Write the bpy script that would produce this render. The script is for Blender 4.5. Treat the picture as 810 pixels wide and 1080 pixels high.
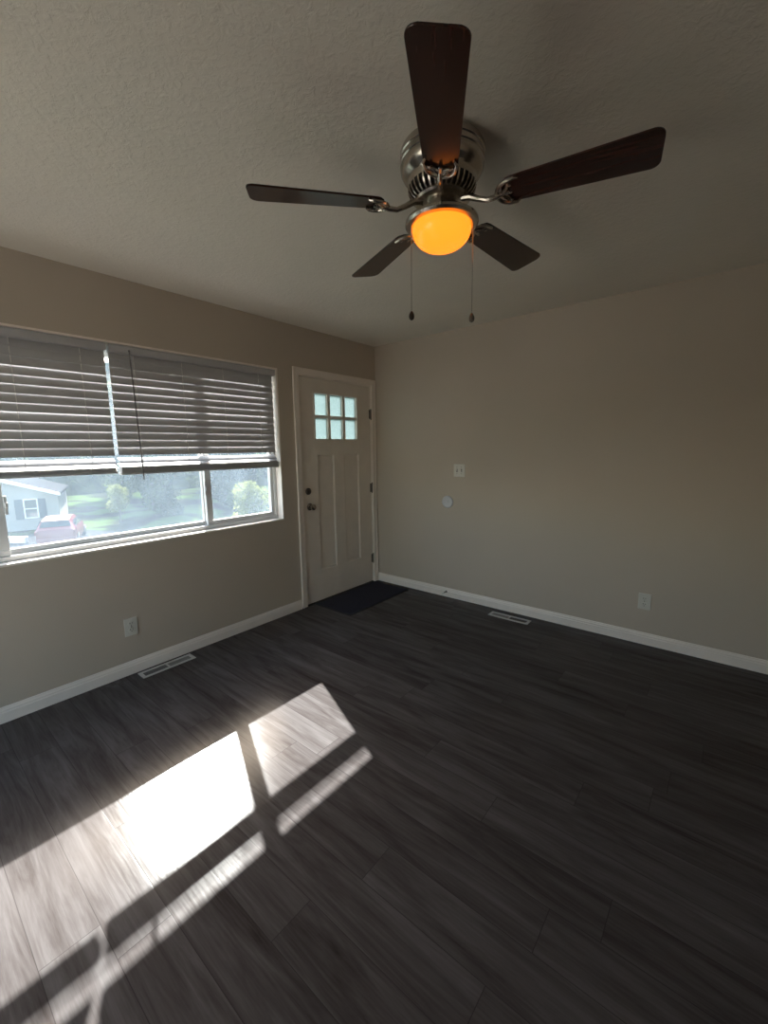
import bpy, bmesh, math, random
from mathutils import Vector, Matrix, Quaternion
for o in list(bpy.data.objects): bpy.data.objects.remove(o)
SC = bpy.context.scene
C = SC.collection
random.seed(7)

# ------------------------------------------------------------------ camera
cam = bpy.data.cameras.new('camera'); co = bpy.data.objects.new('camera', cam); C.objects.link(co)
Rv = Vector((0.77274884, 0.63456451, -0.01367915)); Uv = Vector((-0.08391562, 0.12350437, 0.98878958))
Fv = Vector((-0.62914021, 0.7629381, -0.14868773))
m = Matrix((Rv, Uv, -Fv)).transposed().to_4x4(); m.translation = Vector((2.89713834, -3.39577805, 1.41982534))
co.matrix_world = m
cam.sensor_fit = 'HORIZONTAL'; cam.sensor_width = 36.0; cam.lens = 444.03 / 810 * 36.0
cam.clip_start = 0.02; cam.clip_end = 300
SC.camera = co

# ------------------------------------------------------------------ light and exposure
SUN_DIR = Vector((1.0, -0.438, -0.802)).normalized()
w = bpy.data.worlds.new('world'); SC.world = w; w.use_nodes = True
nt = w.node_tree; nt.nodes.clear()
sky = nt.nodes.new('ShaderNodeTexSky'); sky.sky_type = 'NISHITA'; sky.sun_disc = False
sky.sun_elevation = math.radians(36.3)
sky.sun_rotation = math.atan2(-SUN_DIR.x, -SUN_DIR.y)
sky.air_density = 1.0; sky.dust_density = 1.5
bg = nt.nodes.new('ShaderNodeBackground'); bg.inputs[1].default_value = 0.13
ow = nt.nodes.new('ShaderNodeOutputWorld')
tint = nt.nodes.new('ShaderNodeMix'); tint.data_type = 'RGBA'; tint.blend_type = 'MULTIPLY'; tint.inputs[0].default_value = 1.0
tint.inputs[7].default_value = (1.0, 0.885, 0.765, 1)      # the camera's warm white balance
nt.links.new(sky.outputs[0], tint.inputs[6]); nt.links.new(tint.outputs[2], bg.inputs[0]); nt.links.new(bg.outputs[0], ow.inputs[0])
sl = bpy.data.lights.new('sun', 'SUN'); sl.energy = 4.0; sl.angle = math.radians(0.55); sl.color = (1.0, 0.965, 0.925)
so = bpy.data.objects.new('sun', sl); C.objects.link(so)
so.rotation_mode = 'QUATERNION'; so.rotation_quaternion = SUN_DIR.to_track_quat('-Z', 'Y'); so.location = (-6, 3, 8)
SC.view_settings.view_transform = 'Standard'; SC.view_settings.look = 'None'
SC.view_settings.gamma = 1.0; SC.view_settings.use_curve_mapping = False
SC.view_settings.exposure = 3.36
cy = SC.cycles
cy.max_bounces = 14; cy.diffuse_bounces = 8; cy.glossy_bounces = 5; cy.transmission_bounces = 6; cy.transparent_max_bounces = 12
cy.sample_clamp_indirect = 4.0; cy.caustics_reflective = True; cy.caustics_refractive = False
cy.use_denoising = True
LAMP = 0.20     # radiance of the glowing bowl

# ------------------------------------------------------------------ materials
class NT:
    def __init__(s, name):
        s.m = bpy.data.materials.new(name); s.m.use_nodes = True; s.t = s.m.node_tree; s.t.nodes.clear()
        s.out = s.n('ShaderNodeOutputMaterial')
    def n(s, typ, **kw):
        x = s.t.nodes.new(typ)
        for k, v in kw.items(): setattr(x, k, v)
        return x
    def l(s, a, b): s.t.links.new(a, b)
    def math(s, op, a, b=None, clamp=False):
        x = s.n('ShaderNodeMath', operation=op); x.use_clamp = clamp
        for i, v in enumerate((a, b)):
            if v is None: continue
            if isinstance(v, (int, float)): x.inputs[i].default_value = v
            else: s.l(v, x.inputs[i])
        return x.outputs[0]
    def ramp(s, fac, stops):
        x = s.n('ShaderNodeValToRGB'); e = x.color_ramp.elements
        while len(e) < len(stops): e.new(0.5)
        for i, (p, c) in enumerate(stops): e[i].position = p; e[i].color = (*c, 1)
        s.l(fac, x.inputs[0]); return x.outputs[0]
    def noise(s, vec, scale, detail=2, rough=0.5, dist=0.0):
        x = s.n('ShaderNodeTexNoise'); x.inputs['Scale'].default_value = scale
        x.inputs['Detail'].default_value = detail; x.inputs['Roughness'].default_value = rough
        x.inputs['Distortion'].default_value = dist
        if vec is not None: s.l(vec, x.inputs['Vector'])
        return x.outputs[0]
    def obj(s, scale=(1, 1, 1)):
        c = s.n('ShaderNodeTexCoord'); mp = s.n('ShaderNodeMapping'); mp.inputs['Scale'].default_value = scale
        s.l(c.outputs['Object'], mp.inputs['Vector']); return mp.outputs[0]
    def bump(s, h, strength, dist, p):
        b = s.n('ShaderNodeBump'); b.inputs['Strength'].default_value = strength; b.inputs['Distance'].default_value = dist
        s.l(h, b.inputs['Height']); s.l(b.outputs[0], p.inputs['Normal'])
    def pbsdf(s, col=None, rough=0.5, metal=0.0, spec=0.5):
        p = s.n('ShaderNodeBsdfPrincipled')
        if isinstance(col, tuple): p.inputs['Base Color'].default_value = (*col, 1)
        elif col is not None: s.l(col, p.inputs['Base Color'])
        p.inputs['Roughness'].default_value = rough; p.inputs['Metallic'].default_value = metal
        p.inputs['Specular IOR Level'].default_value = spec
        return p
    def done(s, sh): s.l(sh, s.out.inputs['Surface']); return s.m

def simple(name, col, rough=0.5, metal=0.0, spec=0.5, var=0.06, scale=8.0, bump=0.0, bscale=200.0):
    t = NT(name); v = t.obj(); f = t.noise(v, scale, 3)
    a = tuple(c * (1 - var) for c in col); b = tuple(min(1, c * (1 + var)) for c in col)
    c = t.ramp(f, [(0.3, a), (0.7, b)]); p = t.pbsdf(c, rough, metal, spec)
    if bump: t.bump(t.noise(v, bscale, 2), bump, 0.001, p)
    return t.done(p.outputs[0])

def wall_paint(name, col):
    t = NT(name); v = t.obj()
    c = t.ramp(t.noise(v, 1.3, 3), [(0.3, tuple(x * 0.975 for x in col)), (0.7, tuple(x * 1.025 for x in col))])
    p = t.pbsdf(c, 0.55, 0, 0.35)
    t.bump(t.noise(v, 120, 3, 0.6), 0.25, 0.002, p)
    return t.done(p.outputs[0])

M = {}
M['wall'] = wall_paint('greige_wall_paint', (0.54, 0.465, 0.385))
t = NT('textured_ceiling'); v = t.obj()
p = t.pbsdf(t.ramp(t.noise(v, 2, 3), [(0.3, (0.74, 0.68, 0.59)), (0.7, (0.78, 0.715, 0.62))]), 0.8, 0, 0.2)
n1 = t.noise(v, 42, 4, 0.6, 0.4)
t.bump(t.ramp(n1, [(0.42, (0, 0, 0)), (0.62, (1, 1, 1))]), 0.28, 0.004, p)
M['ceiling'] = t.done(p.outputs[0])
M['trim'] = simple('white_trim_paint', (0.88, 0.80, 0.73), 0.35, var=0.02)
M['door'] = simple('white_door_paint', (0.80, 0.725, 0.645), 0.45, var=0.03, bump=0.1, bscale=60)
M['vinyl'] = simple('white_vinyl', (0.66, 0.66, 0.66), 0.35, var=0.02)
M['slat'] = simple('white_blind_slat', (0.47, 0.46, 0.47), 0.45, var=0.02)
M['cord'] = simple('white_cord', (0.75, 0.73, 0.7), 0.8)
M['wand'] = simple('grey_wand', (0.16, 0.15, 0.15), 0.35)
M['plate'] = simple('white_plate_plastic', (0.66, 0.64, 0.58), 0.35, var=0.02)
M['disc'] = simple('white_disc_plastic', (0.60, 0.60, 0.63), 0.4, var=0.02)
M['slot'] = simple('dark_slot', (0.02, 0.018, 0.016), 0.6)
M['ventwhite'] = simple('vent_enamel', (0.55, 0.54, 0.52), 0.4, var=0.03)
M['louver'] = simple('vent_louver', (0.22, 0.21, 0.20), 0.5)
M['nickel'] = simple('brushed_nickel', (0.52, 0.47, 0.41), 0.25, 1.0, var=0.05, scale=20)
M['darknickel'] = simple('dark_motor_metal', (0.05, 0.045, 0.04), 0.45, 0.7)
M['screw'] = simple('screw_metal', (0.6, 0.57, 0.52), 0.25, 1.0)
M['knob'] = simple('satin_nickel_knob', (0.32, 0.29, 0.26), 0.25, 1.0)
M['hinge'] = simple('satin_hinge', (0.17, 0.15, 0.13), 0.4, 0.8)
M['fob'] = simple('dark_wood_fob', (0.035, 0.022, 0.015), 0.35)
M['fob2'] = simple('grey_metal_fob', (0.16, 0.14, 0.12), 0.35, 0.6)
M['threshold'] = simple('bronze_threshold', (0.05, 0.045, 0.04), 0.5, 0.5)
# dark mahogany blade
t = NT('mahogany_blade'); v = t.obj((1.5, 28, 10))
c = t.ramp(t.noise(v, 3, 4, 0.6, 0.4), [(0.25, (0.022, 0.008, 0.005)), (0.75, (0.055, 0.019, 0.012))])
p = t.pbsdf(c, 0.22, 0, 0.55); M['blade'] = t.done(p.outputs[0])
# doormat
t = NT('navy_mat'); v = t.obj()
nn = t.noise(v, 260, 2)
p = t.pbsdf(t.ramp(nn, [(0.35, (0.022, 0.023, 0.036)), (0.7, (0.055, 0.056, 0.080))]), 0.95, 0, 0.1)
t.bump(nn, 0.8, 0.004, p); M['mat'] = t.done(p.outputs[0])
M['matedge'] = simple('mat_rubber_edge', (0.010, 0.010, 0.014), 0.8)
# glowing amber bowl
t = NT('amber_glass_bowl'); v = t.obj()
em = t.n('ShaderNodeEmission'); lw = t.n('ShaderNodeLayerWeight'); lw.inputs[0].default_value = 0.35
t.l(t.ramp(lw.outputs['Facing'], [(0.0, (1.0, 0.235, 0.014)), (0.65, (1.0, 0.205, 0.012)), (1.0, (0.75, 0.16, 0.008))]), em.inputs[0])
em.inputs[1].default_value = LAMP
p = t.pbsdf((0.10, 0.05, 0.01), 0.25); ad = t.n('ShaderNodeAddShader'); t.l(p.outputs[0], ad.inputs[0]); t.l(em.outputs[0], ad.inputs[1])
M['bowl'] = t.done(ad.outputs[0])

# vinyl plank floor: planks run along x, 0.149 wide, 1.22 long
t = NT('grey_brown_vinyl_plank'); cc = t.n('ShaderNodeTexCoord'); sx = t.n('ShaderNodeSeparateXYZ'); t.l(cc.outputs['Object'], sx.inputs[0])
X, Y = sx.outputs[0], sx.outputs[1]
yr = t.math('DIVIDE', t.math('ADD', Y, 2.972 + 0.1495 * 40), 0.1495); row = t.math('FLOOR', yr); fy = t.math('FRACT', yr)
wn = t.n('ShaderNodeTexWhiteNoise', noise_dimensions='1D'); t.l(row, wn.inputs['W'])
xs = t.math('ADD', t.math('DIVIDE', X, 1.22), t.math('MULTIPLY', wn.outputs[0], 7.0)); col = t.math('FLOOR', xs); fx = t.math('FRACT', xs)
cb = t.n('ShaderNodeCombineXYZ'); t.l(row, cb.inputs[0]); t.l(col, cb.inputs[1])
w2 = t.n('ShaderNodeTexWhiteNoise', noise_dimensions='2D'); t.l(cb.outputs[0], w2.inputs['Vector'])
# grain coordinates, shifted per plank
gx = t.math('ADD', t.math('MULTIPLY', X, 1.1), t.math('MULTIPLY', w2.outputs[0], 31.0))
gy = t.math('ADD', t.math('MULTIPLY', Y, 10.0), t.math('MULTIPLY', w2.outputs[0], 17.0))
gv = t.n('ShaderNodeCombineXYZ'); t.l(gx, gv.inputs[0]); t.l(gy, gv.inputs[1])
g1 = t.noise(gv.outputs[0], 1.6, 5, 0.62, 0.7)
gv2 = t.n('ShaderNodeCombineXYZ'); t.l(t.math('MULTIPLY', gx, 3.0), gv2.inputs[0]); t.l(t.math('MULTIPLY', gy, 9.0), gv2.inputs[1])
g2 = t.noise(gv2.outputs[0], 1.5, 3, 0.6, 0.3)
mix = t.math('ADD', t.math('MULTIPLY', g1, 0.72), t.math('ADD', t.math('MULTIPLY', g2, 0.20), t.math('MULTIPLY', w2.outputs[0], 0.10)))
cr = t.ramp(mix, [(0.32, (0.034, 0.027, 0.0255)), (0.43, (0.060, 0.052, 0.051)), (0.54, (0.084, 0.075, 0.075)), (0.74, (0.130, 0.121, 0.122))])
ey = t.math('MINIMUM', fy, t.math('SUBTRACT', 1.0, fy)); ex = t.math('MINIMUM', fx, t.math('SUBTRACT', 1.0, fx))
seam = t.math('MINIMUM', t.math('MULTIPLY', ey, 0.1495), t.math('MULTIPLY', ex, 1.22))
sm = t.math('DIVIDE', seam, 0.0016, clamp=True)
mc = t.n('ShaderNodeMix', data_type='RGBA'); t.l(sm, mc.inputs[0]); mc.inputs[6].default_value = (0.032, 0.028, 0.028, 1); t.l(cr, mc.inputs[7])
df = t.n('ShaderNodeBsdfDiffuse'); t.l(mc.outputs[2], df.inputs[0]); t.bump(t.math('ADD', t.math('MULTIPLY', g2, 0.3), sm), 0.12, 0.001, df)
gl = t.n('ShaderNodeBsdfAnisotropic', distribution='BECKMANN'); t.l(t.math('ADD', 0.18, t.math('MULTIPLY', g2, 0.08)), gl.inputs['Roughness'])
t.bump(t.math('ADD', t.math('MULTIPLY', g2, 0.3), sm), 0.06, 0.001, gl)
fr = t.n('ShaderNodeFresnel'); fr.inputs[0].default_value = 1.42
mx = t.n('ShaderNodeMixShader'); t.l(t.math('MULTIPLY', fr.outputs[0], 0.55), mx.inputs[0]); t.l(df.outputs[0], mx.inputs[1]); t.l(gl.outputs[0], mx.inputs[2])
M['floor'] = t.done(mx.outputs[0])

# dusty window glass
def glass(name, haze, tint, refl=0.05, speck=True, opaque=None):
    t = NT(name); v = t.obj()
    tr = t.n('ShaderNodeBsdfTransparent'); tr.inputs[0].default_value = (0.93, 0.955, 0.95, 1)
    tl = t.n('ShaderNodeBsdfTranslucent'); tl.inputs[0].default_value = (*tint, 1)
    gl = t.n('ShaderNodeBsdfGlossy'); gl.inputs['Roughness'].default_value = 0.02
    f = t.math('MULTIPLY', t.ramp(t.noise(v, 5, 4), [(0.3, (0.75, 0.75, 0.75)), (0.75, (1.25, 1.25, 1.25))]), haze)
    if speck:
        vo = t.n('ShaderNodeTexVoronoi'); vo.inputs['Scale'].default_value = 38; t.l(v, vo.inputs['Vector'])
        sp = t.ramp(vo.outputs['Distance'], [(0.06, (1, 1, 1)), (0.14, (0, 0, 0))])
        wq = t.math('GREATER_THAN', t.noise(v, 17, 2), 0.58)
        f = t.math('ADD', f, t.math('MULTIPLY', t.math('MULTIPLY', sp, wq), haze * 1.6))
    if opaque:      # fully diffusing privacy glass
        vb = t.n('ShaderNodeTexVoronoi'); vb.inputs['Scale'].default_value = 90; t.l(v, vb.inputs['Vector'])
        c = t.ramp(vb.outputs['Distance'], [(0.0, tuple(x * 0.8 for x in opaque)), (0.8, tuple(x * 1.15 for x in opaque))])
        t.l(c, tl.inputs[0]); f = 1.0
    m1 = t.n('ShaderNodeMixShader')
    if f == 1.0: m1.inputs[0].default_value = 1.0
    else: t.l(f, m1.inputs[0])
    t.l(tr.outputs[0], m1.inputs[1]); t.l(tl.outputs[0], m1.inputs[2])
    m2 = t.n('ShaderNodeMixShader'); m2.inputs[0].default_value = refl; t.l(m1.outputs[0], m2.inputs[1]); t.l(gl.outputs[0], m2.inputs[2])
    return t.done(m2.outputs[0])
M['glass'] = glass('dusty_window_glass', 0.031, (0.62, 0.80, 1.0))
M['frost'] = glass('obscure_door_glass', 0.16, (0.80, 0.95, 0.93), 0.04, False, (0.20, 0.245, 0.25))
M['clear'] = glass('added_door_glass', 0.01, (0.8, 0.9, 1.0), 0.05, False)  # panes of the unseen door added behind the camera
M['carglass'] = simple('car_glass', (0.03, 0.035, 0.04), 0.05)
M['red'] = simple('red_car_paint', (0.15, 0.022, 0.027), 0.25, var=0.03)
M['tyre'] = simple('tyre_rubber', (0.02, 0.02, 0.02), 0.8)
M['siding'] = simple('cream_siding', (0.24, 0.235, 0.22), 0.8)
M['roof'] = simple('grey_shingles', (0.035, 0.034, 0.036), 0.95, spec=0.0, var=0.2, scale=30)
M['shutter'] = simple('slate_shutter', (0.03, 0.045, 0.06), 0.7)
M['fascia'] = simple('white_fascia', (0.75, 0.75, 0.74), 0.6)
M['concrete'] = simple('pale_concrete', (0.30, 0.275, 0.24), 0.9, var=0.12, scale=2)
M['asphalt'] = simple('worn_asphalt', (0.034, 0.034, 0.036), 0.95, spec=0.0, var=0.15, scale=2)
M['bark'] = simple('brown_bark', (0.09, 0.07, 0.05), 0.9, var=0.2)
t = NT('lawn_grass'); v = t.obj()
f = t.noise(v, 0.42, 5, 0.62)
p = t.pbsdf(t.ramp(f, [(0.38, (0.014, 0.015, 0.011)), (0.47, (0.024, 0.028, 0.014)), (0.54, (0.045, 0.075, 0.020)), (0.8, (0.050, 0.085, 0.024))]), 0.9, 0, 0.0)
t.bump(t.noise(v, 30, 2), 0.6, 0.03, p); M['lawn'] = t.done(p.outputs[0])
def leafmat(name, a, b):
    t = NT(name); v = t.obj(); oi = t.n('ShaderNodeTexCoord')
    c = t.ramp(t.noise(v, 1.1, 4, 0.7), [(0.35, a), (0.65, b)])
    d = t.n('ShaderNodeBsdfDiffuse'); tl = t.n('ShaderNodeBsdfTranslucent'); t.l(c, d.inputs[0]); t.l(c, tl.inputs[0])
    mx = t.n('ShaderNodeMixShader'); mx.inputs[0].default_value = 0.4; t.l(d.outputs[0], mx.inputs[1]); t.l(tl.outputs[0], mx.inputs[2])
    return t.done(mx.outputs[0])
M['leaf_dark'] = leafmat('dark_leaves', (0.025, 0.035, 0.02), (0.055, 0.075, 0.03))
M['leaf_mid'] = leafmat('mid_leaves', (0.04, 0.06, 0.025), (0.09, 0.12, 0.04))
M['leaf_light'] = leafmat('yellow_green_leaves', (0.12, 0.14, 0.04), (0.24, 0.25, 0.08))

# ------------------------------------------------------------------ mesh helpers
def box(bm, x0, x1, y0, y1, z0, z1, bev=0.0):
    r = bmesh.ops.create_cube(bm, size=1.0)
    for vv in r['verts']:
        vv.co = Vector((x0 + (vv.co.x + .5) * (x1 - x0), y0 + (vv.co.y + .5) * (y1 - y0), z0 + (vv.co.z + .5) * (z1 - z0)))
    if bev > 0:
        es = {e for vv in r['verts'] for e in vv.link_edges}
        bmesh.ops.bevel(bm, geom=list(es), offset=bev, segments=2, profile=0.5, affect='EDGES')
def lathe(bm, prof, seg=48, cap=True, mat=None):
    rings = []
    for r, z in prof:
        rings.append([bm.verts.new((r * math.cos(2 * math.pi * i / seg), r * math.sin(2 * math.pi * i / seg), z)) for i in range(seg)])
    for a, b in zip(rings, rings[1:]):
        for i in range(seg):
            bm.faces.new((a[i], a[(i + 1) % seg], b[(i + 1) % seg], b[i]))
    if cap:
        bm.faces.new(rings[0]); bm.faces.new(rings[-1][::-1])
    if mat is not None:
        for rg in rings:
            for vv in rg: vv.co = mat @ vv.co
def tube(bm, pts, rad, seg=10):
    pts = [Vector(q) for q in pts]; rads = rad if isinstance(rad, (list, tuple)) else [rad] * len(pts)
    rings = []; prev = None
    for i, q in enumerate(pts):
        d = (pts[min(i + 1, len(pts) - 1)] - pts[max(i - 1, 0)]).normalized()
        a = prev if prev is not None else (Vector((0, 0, 1)) if abs(d.z) < 0.9 else Vector((1, 0, 0)))
        s = (a - d * a.dot(d)).normalized(); prev = s; u = d.cross(s)
        rings.append([bm.verts.new(q + (s * math.cos(2 * math.pi * k / seg) + u * math.sin(2 * math.pi * k / seg)) * rads[i]) for k in range(seg)])
    for a, b in zip(rings, rings[1:]):
        for k in range(seg): bm.faces.new((a[k], a[(k + 1) % seg], b[(k + 1) % seg], b[k]))
    bm.faces.new(rings[0][::-1]); bm.faces.new(rings[-1])
def ball(bm, c, r, sc=(1, 1, 1), seg=16):
    q = bmesh.ops.create_uvsphere(bm, u_segments=seg, v_segments=seg // 2, radius=r)
    for vv in q['verts']: vv.co = Vector((vv.co.x * sc[0], vv.co.y * sc[1], vv.co.z * sc[2])) + Vector(c)
def prism(bm, poly, axis, a, b):
    """extrude 2-D polygon (in the two other axes) between a and b along axis"""
    def mk(p, t):
        l = list(p); l.insert(axis, t); return bm.verts.new(l)
    A = [mk(p, a) for p in poly]; B = [mk(p, b) for p in poly]
    n = len(poly)
    for i in range(n): bm.faces.new((A[i], A[(i + 1) % n], B[(i + 1) % n], B[i]))
    bm.faces.new(A[::-1]); bm.faces.new(B)
def obj(name, bm, mat, parent=None, smooth=False, loc=None, orient=True):
    if orient: bmesh.ops.recalc_face_normals(bm, faces=bm.faces)
    me = bpy.data.meshes.new(name); bm.to_mesh(me); bm.free()
    if smooth:
        for f in me.polygons: f.use_smooth = True
        try: me.set_sharp_from_angle(angle=math.radians(35))
        except Exception: pass
    me.materials.append(mat)
    o = bpy.data.objects.new(name, me); C.objects.link(o)
    if parent: o.parent = parent
    if loc is not None: o.location = loc
    return o
def empty(name, loc, rz=0.0):
    o = bpy.data.objects.new(name, None); o.empty_display_size = 0.1; C.objects.link(o)
    o.location = loc; o.rotation_euler = (0, 0, rz); return o
def tag(o, label, cat, group=None):
    o['label'] = label; o['category'] = cat
    if group: o['group'] = group
    return o
def struct(o, label=None):
    o['kind'] = 'structure'
    if label: o['label'] = label
    return o
def clone(o, parent=None):
    c = o.copy(); C.objects.link(c); c.parent = parent
    for ch in list(o.children): clone(ch, c)
    return c
NB = bmesh.new

# ------------------------------------------------------------------ room shell
H = 2.44; XR = 4.7; YB = -4.5
WY0, WY1, WZ0, WZ1 = -3.600, -1.213, 0.834, 2.072      # hole in the wall for the window
DY0, DY1, DZ = -1.012, -0.064, 2.056                   # hole for the door
b = NB()
box(b, -0.16, 0, YB - .15, WY0, 0, H); box(b, -0.16, 0, WY0, WY1, 0, WZ0); box(b, -0.16, 0, WY0, WY1, WZ1, H)
box(b, -0.16, 0, WY1, DY0, 0, H); box(b, -0.16, 0, DY0, DY1, DZ, H); box(b, -0.16, 0, DY1, 0.15, 0, H)
struct(obj('wall_left', b, M['wall']), 'greige wall with the wide window and white entry door')
b = NB(); box(b, 0, XR + .15, 0, 0.15, 0, H); struct(obj('wall_back', b, M['wall']), 'plain greige wall to the right of the corner')
b = NB(); box(b, XR, XR + .15, YB, 0, 0, H); struct(obj('wall_right', b, M['wall']))
b = NB(); PX0, PX1, PZ = 0.25, 1.85, 2.10
box(b, 0, PX0, YB - .15, YB, 0, H); box(b, PX1, XR + .15, YB - .15, YB, 0, H); box(b, PX0, PX1, YB - .15, YB, PZ, H)
struct(obj('wall_front', b, M['wall']), 'greige wall behind the camera with an added glass door')
# unseen two-panel glass door behind the camera, added so daylight fills the room
b = NB()
box(b, PX0, PX1, YB - .13, YB - .02, 0, .05, .003); box(b, PX0, PX1, YB - .13, YB - .02, PZ - .05, PZ, .003)
for xx in (PX0, PX1 - .05): box(b, xx, xx + .05, YB - .13, YB - .02, .05, PZ - .05, .003)
pd = obj('added_door', b, M['vinyl']); struct(pd, 'white framed glass door added behind the camera to let in daylight')
for x0, x1, yy in ((PX0 + .05, 1.08, -.06), (1.02, PX1 - .05, -.10)):
    b = NB(); z0, z1 = .05, PZ - .05
    for q in ((x0, x1, z0, z0 + .08), (x0, x1, z1 - .06, z1), (x0, x0 + .06, z0 + .08, z1 - .06), (x1 - .06, x1, z0 + .08, z1 - .06)):
        box(b, q[0], q[1], YB + yy - .015, YB + yy + .015, q[2], q[3], .003)
    s_ = obj('window_sash', b, M['vinyl'], pd)
    b = NB(); box(b, x0 + .058, x1 - .058, YB + yy - .002, YB + yy + .002, z0 + .078, z1 - .058); obj('pane', b, M['clear'], s_)
b = NB(); box(b, -0.16, XR + .15, YB - .15, 0.15, -0.12, 0); struct(obj('floor', b, M['floor']), 'dark grey-brown wood-look plank floor')
b = NB(); box(b, -0.16, XR + .15, YB - .15, 0.15, H, H + .12); struct(obj('ceiling', b, M['ceiling']), 'off-white lightly textured ceiling')
# baseboards: moulded profile (distance from wall, height)
PROF = [(0, 0), (0.014, 0), (0.014, 0.055), (0.011, 0.060), (0.011, 0.068), (0.007, 0.076), (0.005, 0.085), (0, 0.085)]
b = NB(); prism(b, [(d, z) for d, z in PROF], 1, YB, -1.073); o = obj('baseboard_left', b, M['trim']); struct(o)
b = NB(); prism(b, [(-d, z) for d, z in PROF], 0, 0.0, XR); struct(obj('baseboard_back', b, M['trim']))
b = NB(); prism(b, [(XR - d, z) for d, z in PROF], 1, YB, -0.014); struct(obj('baseboard_right', b, M['trim']))
b = NB(); prism(b, [(YB + d, z) for d, z in PROF], 0, 0.014, XR - .014); struct(obj('baseboard_front', b, M['trim']))

# ------------------------------------------------------------------ window
b = NB()   # white liner of the opening
L = 0.012
box(b, -0.158, 0.002, WY0, WY1, WZ0, WZ0 + L); box(b, -0.158, 0.002, WY0, WY1, WZ1 - L, WZ1)
box(b, -0.158, 0.002, WY0, WY0 + L, WZ0 + L, WZ1 - L); box(b, -0.158, 0.002, WY1 - L, WY1, WZ0 + L, WZ1 - L)
struct(obj('trim_1', b, M['trim']), 'white liner boards around the window opening')
oy0, oy1, oz0, oz1 = WY0 + L, WY1 - L, WZ0 + L, WZ1 - L   # clear opening  y -3.588..-1.225  z .846..2.06
b = NB()
box(b, -0.15, -0.065, oy0, oy1, oz0, oz0 + .028, .003); box(b, -0.15, -0.065, oy0, oy1, oz1 - .03, oz1, .003)
box(b, -0.15, -0.065, oy0, oy0 + .026, oz0 + .028, oz1 - .03, .003); box(b, -0.15, -0.065, oy1 - .026, oy1, oz0 + .028, oz1 - .03, .003)
win = obj('window_1', b, M['vinyl']); struct(win, 'wide three-part white vinyl sliding window')
def sash(y0, y1, x0, x1, lf, rt, bot=.032):
    b = NB(); z0, z1 = oz0 + .028, oz1 - .03
    box(b, x0, x1, y0, y1, z0, z0 + bot, .003); box(b, x0, x1, y0, y1, z1 - .032, z1, .003)
    box(b, x0, x1, y0, y0 + lf, z0 + bot, z1 - .032, .003); box(b, x0, x1, y1 - rt, y1, z0 + bot, z1 - .032, .003)
    s = obj('window_sash', b, M['vinyl'], win)
    g = NB(); xm = (x0 + x1) / 2; box(g, xm - .0015, xm + .0015, y0 + lf - .002, y1 - rt + .002, z0 + bot - .002, z1 - .03)
    obj('pane', g, M['glass'], s); return s
sash(oy0 + .026, -2.966, -0.105, -0.075, .030, .046)
s_r = sash(-1.848, oy1 - .026, -0.105, -0.075, .046, .030)
sash(-3.008, -1.806, -0.142, -0.112, .046, .046, .030)
for y in (-2.962, -1.855):
    b = NB(); box(b, -0.078, -0.058, y - .006, y + .008, 1.10, 1.20, .003); box(b, -0.064, -0.05, y - .003, y + .010, 1.135, 1.165, .003)
    obj('window_latch', b, M['vinyl'], win)

# ------------------------------------------------------------------ door
DF = -0.004   # room face of the slab
sy0, sy1 = -0.9945, -0.0813
P1 = (-0.811, -0.605, 0.300, 1.372); P2 = (-0.470, -0.265, 0.300, 1.372)
ly = [-0.826, -0.668, -0.636, -0.476, -0.443, -0.286]; lz = [1.516, 1.702, 1.726, 1.915]
b = NB(); xb = DF - .044
def sb(y0, y1, z0, z1): box(b, xb, DF, y0, y1, z0, z1)
sb(sy0, P1[0], 0.012, 1.372); sb(P1[1], P2[0], .30, 1.372); sb(P2[1], sy1, 0.012, 1.372); sb(P1[0], P2[1], 0.012, .30)
sb(sy0, sy1, 1.372, lz[0]); sb(sy0, ly[0], lz[0], lz[3]); sb(ly[5], sy1, lz[0], lz[3]); sb(sy0, sy1, lz[3], 2.040)
sb(ly[1], ly[2], lz[0], lz[3]); sb(ly[3], ly[4], lz[0], lz[3]); sb(ly[0], ly[1], lz[1], lz[2]); sb(ly[2], ly[3], lz[1], lz[2]); sb(ly[4], ly[5], lz[1], lz[2])
door = obj('door_1', b, M['door']); struct(door, 'white craftsman entry door with six small frosted lites')
for (y0, y1, z0, z1) in (P1, P2):     # recessed panels with sloped sticking
    b = NB(); i = .013; r = DF - .011
    o4 = [(y0, z0), (y1, z0), (y1, z1), (y0, z1)]; i4 = [(y0 + i, z0 + i), (y1 - i, z0 + i), (y1 - i, z1 - i), (y0 + i, z1 - i)]
    A = [b.verts.new((DF - .002, *q)) for q in o4]; B = [b.verts.new((r, *q)) for q in i4]; Bk = [b.verts.new((r - .012, *q)) for q in o4]
    for k in range(4):
        b.faces.new((A[k], A[(k + 1) % 4], B[(k + 1) % 4], B[k])); b.faces.new((A[k], Bk[k], Bk[(k + 1) % 4], A[(k + 1) % 4]))
    b.faces.new(B); b.faces.new(Bk)
    obj('door_panel', b, M['door'], door)
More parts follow.
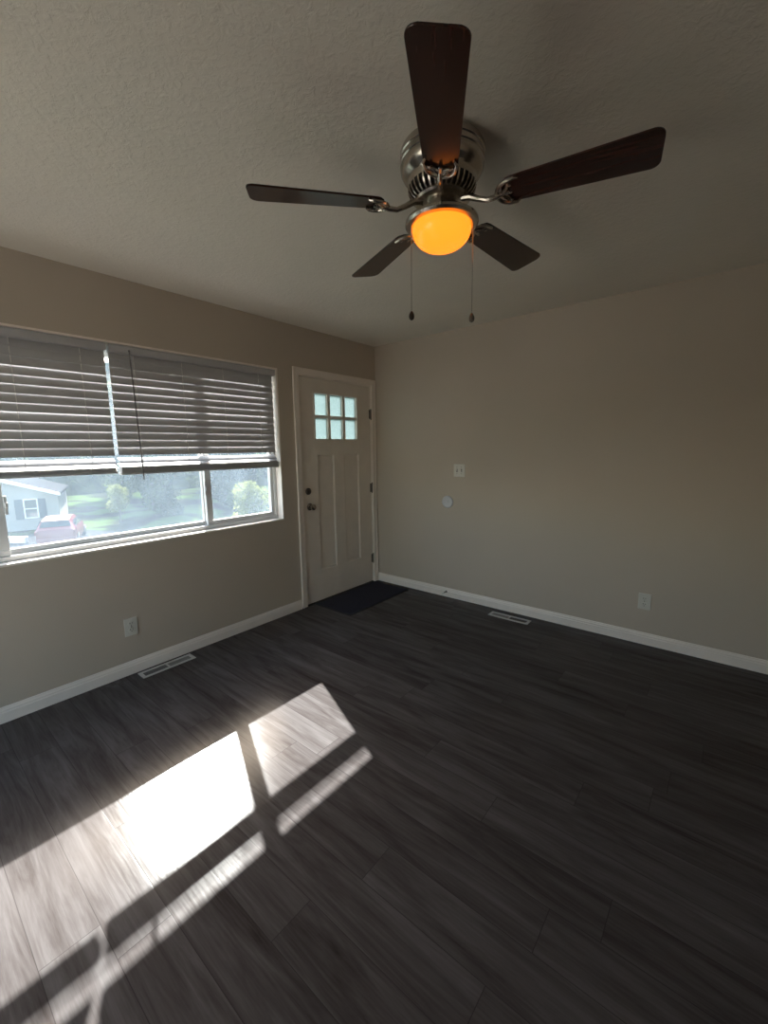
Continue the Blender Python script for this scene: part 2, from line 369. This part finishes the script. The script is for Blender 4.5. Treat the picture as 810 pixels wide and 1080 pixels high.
# raised frame around the lites
b = NB()
for (y0, y1, z0, z1) in ((ly[0] - .016, ly[5] + .016, lz[0] - .016, lz[0]), (ly[0] - .016, ly[5] + .016, lz[3], lz[3] + .016),
                         (ly[0] - .016, ly[0], lz[0], lz[3]), (ly[5], ly[5] + .016, lz[0], lz[3])):
    box(b, DF - .001, DF + .007, y0, y1, z0, z1, .002)
obj('lite_frame', b, M['door'], door)
for r in range(2):
    for k in range(3):
        b = NB(); box(b, DF - .028, DF - .022, ly[2 * k] - .003, ly[2 * k + 1] + .003, lz[2 * r] - .003, lz[2 * r + 1] + .003)
        obj('pane', b, M['frost'], door)
RX = Matrix.Rotation(math.radians(90), 4, 'Y')
b = NB(); lathe(b, [(.033, 0), (.033, .004), (.027, .010), (.012, .014), (.011, .030), (.022, .036), (.0275, .048), (.027, .058), (.019, .066), (.006, .069)], 32, True, Matrix.Translation((DF, -0.925, 0.912)) @ RX)
obj('door_knob', b, M['knob'], door, True)
b = NB(); lathe(b, [(.031, 0), (.031, .005), (.026, .012), (.020, .016), (.004, .017)], 32, True, Matrix.Translation((DF, -0.937, 1.052)) @ RX)
box(b, DF + .014, DF + .030, -.940, -.934, 1.038, 1.066, .002)
obj('deadbolt', b, M['hinge'], door, True)
for z in (1.768, 1.018, 0.262):
    b = NB(); tube(b, [(DF + .006, sy1 + .006, z - .048), (DF + .006, sy1 + .006, z + .048)], .0065, 10)
    ball(b, (DF + .006, sy1 + .006, z + .05), .006); ball(b, (DF + .006, sy1 + .006, z - .05), .006)
    box(b, DF, DF + .002, sy1 - .020, sy1, z - .045, z + .045); box(b, DF, DF + .0025, sy1, sy1 + .014, z - .045, z + .045)
    obj('hinge', b, M['hinge'], door)
# jamb + casing
b = NB()
box(b, -0.155, 0.0, DY0, DY0 + .015, 0, DZ); box(b, -0.155, 0.0, DY1 - .015, DY1, 0, DZ); box(b, -0.155, 0.0, DY0 + .015, DY1 - .015, DZ - .013, DZ)
box(b, -0.155, xb - .001, DY0 + .015, DY0 + .028, .02, DZ - .013); box(b, -0.155, xb - .001, DY1 - .028, DY1 - .015, .02, DZ - .013)
struct(obj('trim_2', b, M['trim']), 'white door jamb')
b = NB(); c0, c1 = -1.064, -0.012
def casing(bm, ya, yb, za, zb): box(bm, 0.0, 0.013, ya, yb, za, zb, .003)
casing(b, c0, DY0 + .006, 0, DZ + .052); casing(b, DY1 - .006, c1, 0, DZ + .052); casing(b, DY0 + .006, DY1 - .006, DZ - .004, DZ + .052)
box(b, .012, .018, c0, c0 + .016, 0, DZ + .052, .002); box(b, .012, .018, c1 - .016, c1, 0, DZ + .052, .002); box(b, .012, .018, c0, c1, DZ + .036, DZ + .052, .002)
struct(obj('trim_3', b, M['trim']), 'white moulded casing around the entry door')
b = NB(); box(b, -0.15, 0.012, DY0 + .0155, DY1 - .0155, 0.0, 0.010, .003)
struct(obj('trim_4', b, M['threshold']), 'dark metal threshold under the door')

# ------------------------------------------------------------------ blinds
PITCH = 0.0477
def slat_mesh(y0, y1, tilt, w=.0565, th=.0028):
    b = NB(); n = 6; top = []; bot = []
    for i in range(n + 1):
        s = -0.5 + i / n; crown = .0022 * (1 - 4 * s * s)
        ca, sa = math.cos(tilt), math.sin(tilt)
        for lst, off in ((top, crown + th / 2), (bot, crown - th / 2)):
            # s<0 : street side ; tilt>0 raises the room side
            x = s * w * ca - off * sa; z = s * w * sa + off * ca
            lst.append((x, z))
    prism(b, top + bot[::-1], 1, y0, y1)
    return b
def make_blind(y0, y1, cords, label, zrail, stack_h, first, wand_y=None, xo=0.0):
    root = empty('window_blind', (-0.04 + xo, (y0 + y1) / 2, 2.055)); tag(root, label, 'window blind')
    yl, yh = y0 - root.location.y, y1 - root.location.y
    e0, e1 = (.012, .003) if y1 < -2.4 and y0 < -3 else (.003, .014)      # clearance at the jamb side / at the centre
    b = NB(); box(b, -.025, .022, yl + .006, yh - .006, -.042, -.002, .002); obj('headrail', b, M['slat'], root)
    b = NB(); prism(b, [(.026, -.040), (.033, -.040), (.034, -.030), (.032, -.006), (.034, 0.002), (.026, 0.002)], 1, yl, yh)
    obj('valance', b, M['slat'], root)
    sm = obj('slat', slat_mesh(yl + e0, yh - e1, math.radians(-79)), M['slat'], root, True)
    n = int((2.02 - first) / PITCH) + 1
    hz = .5 * .0565 * math.sin(math.radians(79))
    sm.location = (0, 0, first + hz - 2.055)
    for i in range(1, n):
        c = sm.copy(); C.objects.link(c); c.parent = root; c.location = (random.uniform(-.0004, .0004), 0, first + hz + i * PITCH + random.uniform(-.0008, .0008) - 2.055)
        c.rotation_euler = (0, math.radians(random.uniform(-1.2, 1.2)), 0)
    # bottom rail, the slats gathered on it, the last one tipped
    b = NB(); box(b, -.026, .026, yl + .002, yh - .002, zrail - 2.055, zrail + .016 - 2.055, .004); obj('bottom_rail', b, M['slat'], root)
    ns = int(stack_h / .0046)
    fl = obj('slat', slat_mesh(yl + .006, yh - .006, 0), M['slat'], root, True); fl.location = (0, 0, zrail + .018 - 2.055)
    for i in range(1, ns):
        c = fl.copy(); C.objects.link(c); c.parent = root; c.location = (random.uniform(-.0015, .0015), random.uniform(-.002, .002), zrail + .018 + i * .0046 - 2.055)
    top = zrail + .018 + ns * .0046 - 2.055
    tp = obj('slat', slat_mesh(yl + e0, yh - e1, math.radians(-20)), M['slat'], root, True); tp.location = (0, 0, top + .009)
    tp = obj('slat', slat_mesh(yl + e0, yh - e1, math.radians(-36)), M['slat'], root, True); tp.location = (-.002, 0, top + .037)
    for y in cords:
        y -= root.location.y
        b = NB(); tube(b, [(.0045, y, -.03), (.0045, y, zrail + .01 - 2.055)], .0021, 6); obj('ladder_cord', b, M['cord'], root)
    if wand_y is not None:
        y = wand_y - root.location.y
        b = NB(); tube(b, [(.040, y, -.030), (.044, y, -.06), (.046, y + .012, 1.245 - 2.055)], .0042, 6); ball(b, (.040, y, -.026), .007, seg=8)
        obj('tilt_wand', b, M['wand'], root)
    return root
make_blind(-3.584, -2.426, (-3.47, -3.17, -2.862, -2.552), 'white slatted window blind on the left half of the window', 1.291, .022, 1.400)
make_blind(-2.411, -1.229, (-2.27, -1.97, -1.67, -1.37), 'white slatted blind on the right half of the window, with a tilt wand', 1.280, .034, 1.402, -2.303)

# ------------------------------------------------------------------ doormat
b = NB(); box(b, .022, .472, -.925, -.075, 0.0005, .006, .002); mt = obj('doormat', b, M['matedge'])
tag(mt, 'dark navy rectangular doormat on the floor in front of the entry door', 'doormat')
b = NB(); box(b, .034, .460, -.913, -.087, .004, .010, .002); obj('pile', b, M['mat'], mt)

# ------------------------------------------------------------------ wall plates
def outlet(loc, rz, label):
    r = empty('wall_outlet', loc, rz)          # local x = out of the wall, y = along it
    tag(r, label, 'outlet')
    b = NB(); box(b, 0.0, .006, -.039, .039, -.059, .059, .003); obj('cover_plate', b, M['plate'], r)
    for s in (1, -1):
        b = NB(); lathe(b, [(.0175, 0.005), (.0175, .0085), (.016, .0095)], 24, True, Matrix.Translation((0, 0, s * .0205)) @ RX)
        sk = obj('socket', b, M['plate'], r)
        b = NB()
        for yy, hh in ((-.0065, .0045), (.0065, .0035)):
            box(b, .0093, .0101, yy - .0014, yy + .0014, s * .0205 + .004 - hh, s * .0205 + .004 + hh)
        lathe(b, [(.0026, .0093), (.0026, .0101)], 10, True, Matrix.Translation((0, 0, s * .0205 - .009)) @ RX)
        obj('slots', b, M['slot'], sk)
    b = NB(); lathe(b, [(.003, .006), (.003, .0075)], 12, True, RX); obj('screw', b, M['screw'], r)
outlet((0, -2.455, .313), 0, 'white wall outlet under the window above the left floor vent')
outlet((2.497, 0, .316), math.radians(-90), 'white wall outlet low on the right-hand wall')
sw = empty('light_switch', (.992, 0, 1.215), math.radians(-90)); tag(sw, 'white two-gang light switch on the wall right of the door', 'light switch')
b = NB(); box(b, 0, .006, -.058, .058, -.0575, .0575, .003); obj('cover_plate', b, M['plate'], sw)
for yy, up in ((-.023, 1), (.023, -1)):
    b = NB(); box(b, .0055, .0068, yy - .0055, yy + .0055, -.013, .013)
    sl_ = obj('toggle_slot', b, M['slot'], sw)
    b = NB(); prism(b, [(.005, -.005), (.018, up * .007 - .003), (.018, up * .007 + .003), (.005, .005)], 1, yy - .004, yy + .004); obj('toggle', b, M['plate'], sl_)
    for s in (-.030, .030):
        b = NB(); lathe(b, [(.003, .006), (.003, .0073)], 10, True, Matrix.Translation((0, yy, s)) @ RX); obj('screw', b, M['screw'], sw)
b = NB(); RY = Matrix.Rotation(math.radians(90), 4, 'X')
lathe(b, [(.058, 0), (.058, .006), (.053, .011), (.040, .0125), (.034, .010), (.014, .0105), (.012, .013), (.003, .0135)], 48, True, RY)
dd = obj('door_bumper', b, M['disc'], None, True, (.871, 0, .920)); tag(dd, 'round white door bumper plate on the wall below the light switch', 'door bumper')
# small spring door stop on the back baseboard
ds = empty('door_stop', (.872, -.0125, .050)); tag(ds, 'small metal door stop sticking out of the baseboard', 'door stop')
b = NB(); lathe(b, [(.011, 0), (.011, .003), (.006, .006)], 16, True, RY); obj('base', b, M['hinge'], ds)
b = NB(); pts = [(.0045 * math.cos(k * .9), -.005 - k * .0008, .0045 * math.sin(k * .9)) for k in range(62)]; tube(b, pts, .0011, 5); obj('spring', b, M['hinge'], ds)
b = NB(); lathe(b, [(.007, .054), (.0075, .060), (.006, .068), (.002, .069)], 14, True, RY); obj('tip', b, M['ventwhite'], ds)

# ------------------------------------------------------------------ floor vents
def vent(loc, rz, label, dark):
    r = empty('floor_vent', loc, rz); tag(r, label, 'floor vent', None)
    Lx, Wy = .171, .046
    b = NB()
    for y0, y1, x0, x1 in ((-Wy, -Wy + .019, -Lx, Lx), (Wy - .019, Wy, -Lx, Lx), (-Wy + .019, Wy - .019, -Lx, -Lx + .022), (-Wy + .019, Wy - .019, Lx - .022, Lx), (-Wy + .019, Wy - .019, -.006, .006)):
        box(b, x0, x1, y0, y1, 0.0003, .005, .0012)
    obj('frame', b, M['ventwhite'], r)
    b = NB(); box(b, -Lx + .021, Lx - .021, -Wy + .018, Wy - .018, .0003, .0012); obj('duct_opening', b, M['slot'], r)
    for s in (-1, 1):
        b = NB(); n = 26; a0 = .008 if s > 0 else -Lx + .024; a1 = Lx - .024 if s > 0 else -.008
        for i in range(n):
            x = a0 + (i + .5) * (a1 - a0) / n
            h = .0038 if s == dark else .0018
            box(b, x - .0009, x + .0009, -Wy + .019, Wy - .019, .0012, .0012 + h * .6)
        if s != dark: box(b, a0, a1, -Wy + .020, Wy - .020, .0012, .0019)
        obj('louver', b, M['louver'], r)
vent((.088, -2.288, 0), math.radians(90), 'long white metal floor vent below the window, near the left baseboard', -1)
vent((1.560, -.143, 0), 0, 'white metal floor vent beside the back wall baseboard', 1)

# ------------------------------------------------------------------ ceiling fan
FX, FY = 2.035, -2.009
fan = empty('ceiling_fan', (FX, FY, H)); tag(fan, 'five-blade ceiling fan with dark wood blades and a glowing amber light', 'ceiling fan')
def Z(z): return z - H
b = NB(); lathe(b, [(.132, 0), (.146, Z(2.434)), (.151, Z(2.424)), (.152, Z(2.410)), (.148, Z(2.407)), (.148, Z(2.402)), (.152, Z(2.399)), (.152, Z(2.389)), (.148, Z(2.386)), (.148, Z(2.381)), (.151, Z(2.378)), (.149, Z(2.366)), (.140, Z(2.352)), (.125, Z(2.344)), (.120, Z(2.336)), (.119, Z(2.318)), (.116, Z(2.314))], 64)
obj('motor_housing', b, M['nickel'], fan, True).scale = (.955, .955, 1)
b = NB(); lathe(b, [(.114, Z(2.318)), (.112, Z(2.308)), (.100, Z(2.298)), (.088, Z(2.280)), (.06, Z(2.276)), (.04, Z(2.276))], 64); obj('motor_core', b, M['darknickel'], fan, True)
b = NB()                                                  # radial cooling ribs around the lower motor
for k in range(36):
    a = 2 * math.pi * k / 36; u = Vector((math.cos(a), math.sin(a), 0)); s_v = Vector((-u.y, u.x, 0)) * .0032
    q = [(.112, 2.317), (.119, 2.314), (.116, 2.300), (.106, 2.284), (.094, 2.276), (.086, 2.278), (.098, 2.294), (.108, 2.306)]
    A = [b.verts.new(u * r + s_v + Vector((0, 0, Z(z)))) for r, z in q]; B = [b.verts.new(u * r - s_v + Vector((0, 0, Z(z)))) for r, z in q]
    n = len(q)
    for i in range(n): b.faces.new((A[i], A[(i + 1) % n], B[(i + 1) % n], B[i]))
    b.faces.new(A[::-1]); b.faces.new(B)
lathe(b, [(.082, Z(2.281)), (.094, Z(2.279)), (.096, Z(2.273)), (.090, Z(2.267)), (.070, Z(2.264)), (.066, Z(2.270))], 48)
obj('vent_ring', b, M['nickel'], fan, True)
b = NB(); lathe(b, [(.046, Z(2.280)), (.050, Z(2.262)), (.050, Z(2.228)), (.056, Z(2.222)), (.062, Z(2.216))], 40); obj('switch_housing', b, M['nickel'], fan, True)
b = NB(); lathe(b, [(.050, Z(2.226)), (.085, Z(2.222)), (.116, Z(2.214)), (.127, Z(2.206)), (.128, Z(2.198)), (.122, Z(2.190)), (.108, Z(2.188)), (.104, Z(2.192)), (.05, Z(2.204))], 64)
ft = obj('light_fitter', b, M['nickel'], fan, True)
b = NB(); prof = [(.099, Z(2.202)), (.101, Z(2.196)), (.103, Z(2.182))]
for k in range(1, 12):
    a = math.pi / 2 * k / 12; prof.append((.1035 * math.cos(a) ** 0.85, Z(2.180 - .066 * math.sin(a))))
prof.append((.004, Z(2.1138)))
lathe(b, prof, 64); bowl = obj('glass_bowl', b, M['bowl'], fan, True)
# blades
A0 = 5.251; ZB = 2.252; PIT = math.radians(-11.5)
def blade_bm():
    b = NB(); r0, r1 = .205, .655; pts = []
    wr, wt = .053, .070
    pts += [(r0 + .018, -wr + .004), (r0 + .035, -wr)]
    for k in range(0, 7):
        a = -math.pi / 2 + math.pi / 2 * k / 6; pts.append((r1 - .030 + .030 * math.cos(a), -wt + .030 + .030 * math.sin(a)))
    for k in range(0, 7):
        a = math.pi / 2 * k / 6; pts.append((r1 - .022 + .022 * math.cos(a), wt - .022 + .022 * math.sin(a)))
    pts += [(r0 + .035, wr), (r0 + .018, wr - .004), (r0 + .004, wr - .022), (r0, 0), (r0 + .004, -wr + .022)]
    prism(b, pts, 2, -.003, .003)
    bmesh.ops.bevel(b, geom=[e for e in b.edges if abs(e.verts[0].co.z - e.verts[1].co.z) < 1e-5], offset=.0012, segments=1, affect='EDGES')
    return b
def iron_bm():
    b = NB()
    zb = -.007
    tube(b, [(.070, 0, .016), (.100, 0, .012), (.130, 0, -.004), (.160, 0, -.016), (.190, 0, -.014), (.215, 0, zb)], [.012, .011, .009, .0085, .009, .008], 10)
    # rounded U-shaped claw under the blade root
    pts = [(.262, -.043, zb + .001), (.250, -.050, zb - .002)]
    for k in range(0, 13):
        a = -math.pi / 2 + -math.pi * k / 12; pts.append((.236 + .045 * math.cos(a) * 1.0, .047 * math.sin(a), zb - .003))
    pts += [(.250, .050, zb - .002), (.262, .043, zb + .001)]
    tube(b, pts, [.003, .005] + [.0062] * 13 + [.005, .003], 8)
    tube(b, [(.205, 0, zb - .002), (.225, -.018, zb - .002), (.232, -.040, zb - .002)], [.007, .0055, .004], 8)
    tube(b, [(.205, 0, zb - .002), (.225, .018, zb - .002), (.232, .040, zb - .002)], [.007, .0055, .004], 8)
    tube(b, [(.200, 0, zb - .002), (.232, 0, zb - .002)], [.007, .006], 8)
    return b
def screw_bm(x, y):
    b = NB(); ball(b, (x, y, -.0125), .005, (1, 1, .6), 10); return b
bl = empty('tmp', (0, 0, 0))
first_iron = None
for k in range(5):
    a = A0 + k * 2 * math.pi / 5
    R = Matrix.Translation((0, 0, Z(ZB))) @ Matrix.Rotation(a, 4, 'Z')
    Rp = R @ Matrix.Rotation(PIT, 4, 'X')
    if k == 0:
        iron = obj('blade_arm', iron_bm(), M['nickel'], fan, True); blade = obj('blade', blade_bm(), M['blade'], fan)
        scs = [obj('screw', screw_bm(x, y), M['screw'], iron, True) for x, y in ((.236, 0), (.236, -.030), (.236, .030))]
        oi, ob_ = iron, blade
    else:
        oi = clone(iron, fan); ob_ = clone(blade, fan)
    oi.matrix_local = Rp; ob_.matrix_local = Rp
bpy.data.objects.remove(bl)
# pull chains
for sgn, zend, mat, lab in ((-1, 1.905, 'fob', 'dark round fob'), (1, 1.895, 'fob2', 'grey metal fob')):
    px, py = sgn * .108 * .773 + .010, sgn * .108 * .635 - .012
    b = NB(); tube(b, [(px * .95, py * .95, Z(2.200)), (px, py, Z(2.188)), (px, py, Z(zend))], .0011, 6)
    n = int((2.188 - zend) / .006)
    for i in range(n): ball(b, (px, py, Z(2.188 - i * .006)), .0019, seg=6)
    ch = obj('pull_chain', b, M['screw'], fan)
    b = NB(); lathe(b, [(.002, 0.002), (.004, 0), (.0085, -.008), (.0100, -.016), (.0085, -.024), (.003, -.029)], 16, True, Matrix.Translation((px, py, Z(zend))))
    f = obj('fob', b, M[mat], ch, True); f['label'] = lab
# ------------------------------------------------------------------ outside
def gz(x):
    s = min(1, max(0, (-x - 2) / 13)); s = s * s * (3 - 2 * s); return -0.35 - 2.40 * s
b = NB(); nx, ny = 48, 40; vs = []
for i in range(nx + 1):
    x = -0.20 - 62 * (i / nx) ** 1.4
    vs.append([b.verts.new((x, -25 + 95 * j / ny, gz(x) + (0.06 * math.sin(x * .7 + j) if x < -6 else 0))) for j in range(ny + 1)])
for i in range(nx):
    for j in range(ny): b.faces.new((vs[i][j], vs[i + 1][j], vs[i + 1][j + 1], vs[i][j + 1]))
g = obj('ground', b, M['lawn'], None, True); struct(g, 'lawn sloping away outside the window')
b = NB()
prism(b, [(-24.2, -6.0), (-20.0, -6.0), (-18.6, 1.8), (-20.8, 4.6), (-24.4, 3.4)], 2, -2.85, -2.66)
struct(obj('driveway', b, M['asphalt']), 'grey driveway outside')
# wooded hillside closing the view behind the trees
b = NB(); nx, ny = 60, 150; vs = []; rh = random.Random(5); rowv = []
for i in range(nx + 1):
    u = i / nx; row_ = []
    for j in range(ny + 1):
        an = math.radians(60 + 140 * j / ny); R_ = 52 + 60 * u
        x = 3 + R_ * math.cos(an); y = -3 + R_ * math.sin(an)
        hgt = -3.2 + 17 * min(1, u * 2.2) ** .8 + (0 if i == 0 else rh.uniform(-.9, .9) + 1.2 * math.sin(j * .9 + i) * math.cos(i * 1.3))
        row_.append(b.verts.new((x + rh.uniform(-.5, .5), y + rh.uniform(-.5, .5), hgt)))
    rowv.append(row_)
for i in range(nx):
    for j in range(ny): b.faces.new((rowv[i][j], rowv[i + 1][j], rowv[i + 1][j + 1], rowv[i][j + 1]))
o = obj('wooded_hill', b, M['leaf_dark']); struct(o, 'dark wooded hillside behind the trees')
# house
hx = Vector((-.300, -.954, 0)); hv = Vector((-.954, .300, 0)); HA = Vector((-26.5, 3.2, 0))
hr = empty('house', (HA.x, HA.y, -2.78), 0)
hr.matrix_world = Matrix.Translation((HA.x, HA.y, -2.78)) @ Matrix.Rotation(math.atan2(hx.y, hx.x), 4, 'Z')
# local: x = hx (to the left), -y = away (rotation keeps right-handed frame)
tag(hr, 'pale one-storey house with grey shutters across the lawn', 'house')
WH, PK, GW, DP = 1.92, 3.42, 8.4, 5.5
b = NB(); prism(b, [(0, 0), (GW, 0), (GW, WH), (GW / 2, PK), (0, WH)], 1, -DP, 0); obj('wall', b, M['siding'], hr)
sl_ = (PK - WH) / (GW / 2)
b = NB(); e = .14
prism(b, [(-e, WH - e * sl_ + .04), (GW / 2, PK + .04), (GW + e, WH - e * sl_ + .04), (GW + e, WH - e * sl_ + .16), (GW / 2, PK + .18), (-e, WH - e * sl_ + .16)], 1, -DP - .3, .35)
obj('roof', b, M['roof'], hr)
b = NB(); prism(b, [(-e, WH - e * sl_ - .02), (GW / 2, PK - .02), (GW + e, WH - e * sl_ - .02), (GW + e, WH - e * sl_ + .15), (GW / 2, PK + .17), (-e, WH - e * sl_ + .15)], 1, .35, .39)
obj('fascia', b, M['fascia'], hr)
for x0, x1 in ((.58, .90), (1.58, 1.92)):
    b = NB(); box(b, x0, x1, 0, .05, .62, 1.72)
    for i in range(14): box(b, x0 + .04, x1 - .04, .05, .065, .68 + i * .072, .71 + i * .072)
    obj('shutter', b, M['shutter'], hr)
b = NB()
for a in ((.93, .98, .7, 1.7), (1.50, 1.55, .7, 1.7), (.93, 1.55, .66, .71), (.93, 1.55, 1.68, 1.73), (.93, 1.55, 1.17, 1.21)): box(b, a[0], a[1], 0, .06, a[2], a[3])
wf = obj('window_frame', b, M['fascia'], hr)
b = NB(); box(b, .97, 1.51, 0, .03, .70, 1.69); obj('pane', b, M['carglass'], wf)

# car : local x = length, y = width
def make_car():
    r = empty('car', (-21.15, 2.00, -2.66), math.radians(158)); tag(r, 'red hatchback car parked in front of the pale house', 'car')
    sec = []
    def ring(x, pts): sec.append([(x, y, z) for y, z in pts])
    def prof(hw, z0, zb, ztop, tw):
        h = [(hw * .86, z0), (hw, z0 + .12), (hw * 1.0, (z0 + zb) / 2), (hw * .96, zb), (tw, zb + (ztop - zb) * .55 + .001), (tw * .86, ztop)]
        return [(y, z) for y, z in h] + [(-y, z) for y, z in h[::-1]]
    for x, hw, z0, zb, zt, tw in ((-1.98, .62, .38, .62, .74, .55), (-1.90, .80, .26, .84, .93, .74), (-1.72, .86, .22, .92, 1.02, .78), (-1.45, .88, .20, .94, 1.34, .68), (-1.0, .88, .20, .95, 1.43, .66), (-.3, .88, .20, .94, 1.46, .66), (.35, .88, .20, .92, 1.40, .66), (.72, .87, .20, .90, 1.16, .70), (1.02, .86, .20, .88, .96, .76), (1.5, .84, .22, .80, .86, .72), (1.85, .78, .26, .66, .72, .66), (1.98, .60, .36, .52, .58, .52)):
        ring(x, prof(hw, z0, zb, zt, tw))
    b = NB(); R = [[b.verts.new(q) for q in s] for s in sec]
    n = len(R[0])
    for a, c in zip(R, R[1:]):
        for i in range(n): b.faces.new((a[i], a[(i + 1) % n], c[(i + 1) % n], c[i]))
    b.faces.new(R[0]); b.faces.new(R[-1][::-1])
    bd = obj('body', b, M['red'], r, True)
    def pane(name, q):
        b = NB(); q = [Vector(v_) for v_ in q]; nn = (q[1] - q[0]).cross(q[2] - q[0]).normalized()
        cen = sum(q, Vector()) / len(q)
        if nn.dot(cen - Vector((0, 0, .7))) < 0: nn = -nn
        A = [b.verts.new(v_ + nn * .02) for v_ in q]; B = [b.verts.new(v_ - nn * .02) for v_ in q]
        k = len(q)
        for i in range(k): b.faces.new((A[i], A[(i + 1) % k], B[(i + 1) % k], B[i]))
        b.faces.new(A); b.faces.new(B[::-1]); obj(name, b, M['carglass'], r)
    pane('rear_window', [(-1.70, .66, 1.04), (-1.70, -.66, 1.04), (-1.47, -.56, 1.31), (-1.47, .56, 1.31)])
    pane('windshield', [(1.0, .68, .98), (1.0, -.68, .98), (.40, -.56, 1.38), (.40, .56, 1.38)])
    for s in (1, -1):
        pane('side_window', [(-1.30, s * .82, .99), (.62, s * .81, .97), (.30, s * .66, 1.26), (-1.1, s * .70, 1.30)])
        b = NB(); box(b, -1.97, -1.80, s * .80 - .06, s * .80 + .03, .70, .88, .01); obj('tail_light', b, M['red'], r)
        for x in (-1.25, 1.22):
            b = NB(); tube(b, [(x, s * .72, .31), (x, s * .90, .31)], .31, 24); wh = obj('wheel', b, M['tyre'], r)
            b = NB(); tube(b, [(x, s * .89, .31), (x, s * .92, .31)], .19, 20); obj('hubcap', b, M['screw'], wh)
    b = NB(); box(b, -2.03, -1.90, -.78, .78, .30, .50, .03); obj('bumper', b, M['red'], r)
    return r
make_car().scale = (.85, .85, .85)
# low pale kerb stone beside the driveway
b = NB(); box(b, -.62, .62, -.12, .12, 0, .30, .04); ks = obj('stone_kerb', b, M['fascia'], None, False, (-22.3, .40, -2.64)); ks.rotation_euler = (0, 0, math.radians(40))
tag(ks, 'low white block at the driveway edge left of the car', 'kerb')

def crown_bm(rad, n, leaf, seed, squash=1.0):
    rnd = random.Random(seed); b = NB(); blobs = []
    for i in range(26):
        a = rnd.uniform(0, 6.283); rr = rad * rnd.uniform(.1, .72); z = rnd.uniform(-.75, .85) * rad * squash
        k = math.sqrt(max(.15, 1 - (z / (rad * squash)) ** 2))
        blobs.append((Vector((rr * k * math.cos(a), rr * k * math.sin(a), z)), rad * rnd.uniform(.28, .48)))
    for i in range(n):
        c, r = rnd.choice(blobs)
        d = Vector((rnd.gauss(0, 1), rnd.gauss(0, 1), rnd.gauss(0, 1))).normalized()
        q = c + d * r * rnd.uniform(.7, 1.05)
        u = Vector((rnd.gauss(0, 1), rnd.gauss(0, 1), rnd.gauss(0, 1))).normalized(); v_ = u.orthogonal().normalized()
        v_ = Quaternion(u, rnd.uniform(0, 6.28)) @ v_; s = leaf * rnd.uniform(.6, 1.3)
        vs = [b.verts.new(q + u * s), b.verts.new(q + v_ * s * .55), b.verts.new(q - u * s), b.verts.new(q - v_ * s * .55)]
        b.faces.new(vs)
    return b
crowns = {}
def tree(x, y, rad, hh, kind, label, group=None, squash=1.5, name='tree', cat='tree'):
    z0 = gz(x) - .05
    r = empty(name, (x, y, z0)); tag(r, label, cat, group)
    key = (kind, name)
    if key not in crowns:
        bb = crown_bm(1.0, 9000 if name == 'tree' else 3500, .070 if name == 'tree' else .075, len(crowns) + 3, squash)
        o = obj('foliage', bb, M[kind], r, orient=False); crowns[key] = o.data
    else:
        o = bpy.data.objects.new('foliage', crowns[key]); C.objects.link(o); o.parent = r
    o.scale = (rad, rad, rad); o.location = (0, 0, hh - rad * squash); o.rotation_euler = (0, 0, x * 1.7 + y)
    b = NB(); top = hh - rad * squash
    tube(b, [(0, 0, 0), (.05, 0, top * .5), (0, .05, top)], [rad * .07, rad * .055, rad * .03], 8)
    for k in range(4):
        a = k * 1.6 + x; tube(b, [(0, 0, top * .75), (math.cos(a) * rad * .5, math.sin(a) * rad * .5, top + rad * .3)], [rad * .03, rad * .012], 6)
    obj('trunk', b, M['bark'], r)
for x, y, rad, hh, kind, lab in (
    (-29.2, 9.3, 2.2, 6.6, 'leaf_mid', 'mid green leafy tree at the lawn edge, nearest right of the pale house'),
    (-27.4, 13.9, 2.3, 6.9, 'leaf_dark', 'dark bushy tree at the far edge of the lawn, left of the window mullion'),
    (-23.6, 17.0, 2.4, 7.2, 'leaf_mid', 'green tree seen through the right window pane'),
    (-18.6, 19.0, 2.3, 7.0, 'leaf_dark', 'dark tree farthest right through the window'),
    (-35.6, 12.0, 3.2, 9.7, 'leaf_dark', 'tall dark tree rising behind the right end of the pale house'),
    (-32.4, 18.4, 3.2, 9.7, 'leaf_dark', 'tall dark tree of the back row behind the middle of the lawn'),
    (-27.0, 23.0, 3.2, 9.7, 'leaf_mid', 'tall green tree of the back row behind the right window pane'),
    (-20.0, 25.4, 3.2, 9.7, 'leaf_dark', 'tall tree of the back row beyond the frosted lites of the door'),
    (-45.0, 2.0, 4.2, 12.7, 'leaf_dark', 'tall dark tree behind the roof of the pale house'),
    (-42.5, 11.8, 3.4, 10.3, 'leaf_mid', 'tallest green tree of the far row to the right of the house roof'),
    (-39.5, 19.5, 3.6, 10.9, 'leaf_dark', 'tall dark tree of the far row behind the lawn'),
    (-34.0, 26.5, 3.8, 11.5, 'leaf_dark', 'dark tree of the far row behind the right window pane')):
    tree(x, y, rad, hh, kind, lab)
for x, y, rad, hh, kind, lab in (
    (-25.6, 8.9, .95, 1.8, 'leaf_dark', 'low dark shrub at the far edge of the lawn near the house side'),
    (-22.6, 12.2, 1.0, 1.9, 'leaf_mid', 'low green shrub at the far edge of the lawn by the mullion'),
    (-15.2, 8.3, 1.25, 2.6, 'leaf_light', 'sunlit yellow-green shrub seen through the right window pane'),
    (-24.6, 5.6, .75, 2.3, 'leaf_light', 'pale flowering shrub beside the right wall of the house')):
    tree(x, y, rad, hh, kind, lab, name='shrub', cat='shrub', squash=.95)
# added concrete slab bouncing sun through the added door; unseen yard beyond
b = NB(); box(b, -2.6, 8.4, -15, YB - .155, -.20, -.08); struct(obj('bounce_slab', b, M['concrete']), 'pale concrete slab added outside the door to bounce sun inside')
b = NB(); box(b, -0.19, 30, -30, YB - .16, -.6, -.21); struct(obj('yard', b, M['lawn']), 'grass yard behind the added slab')
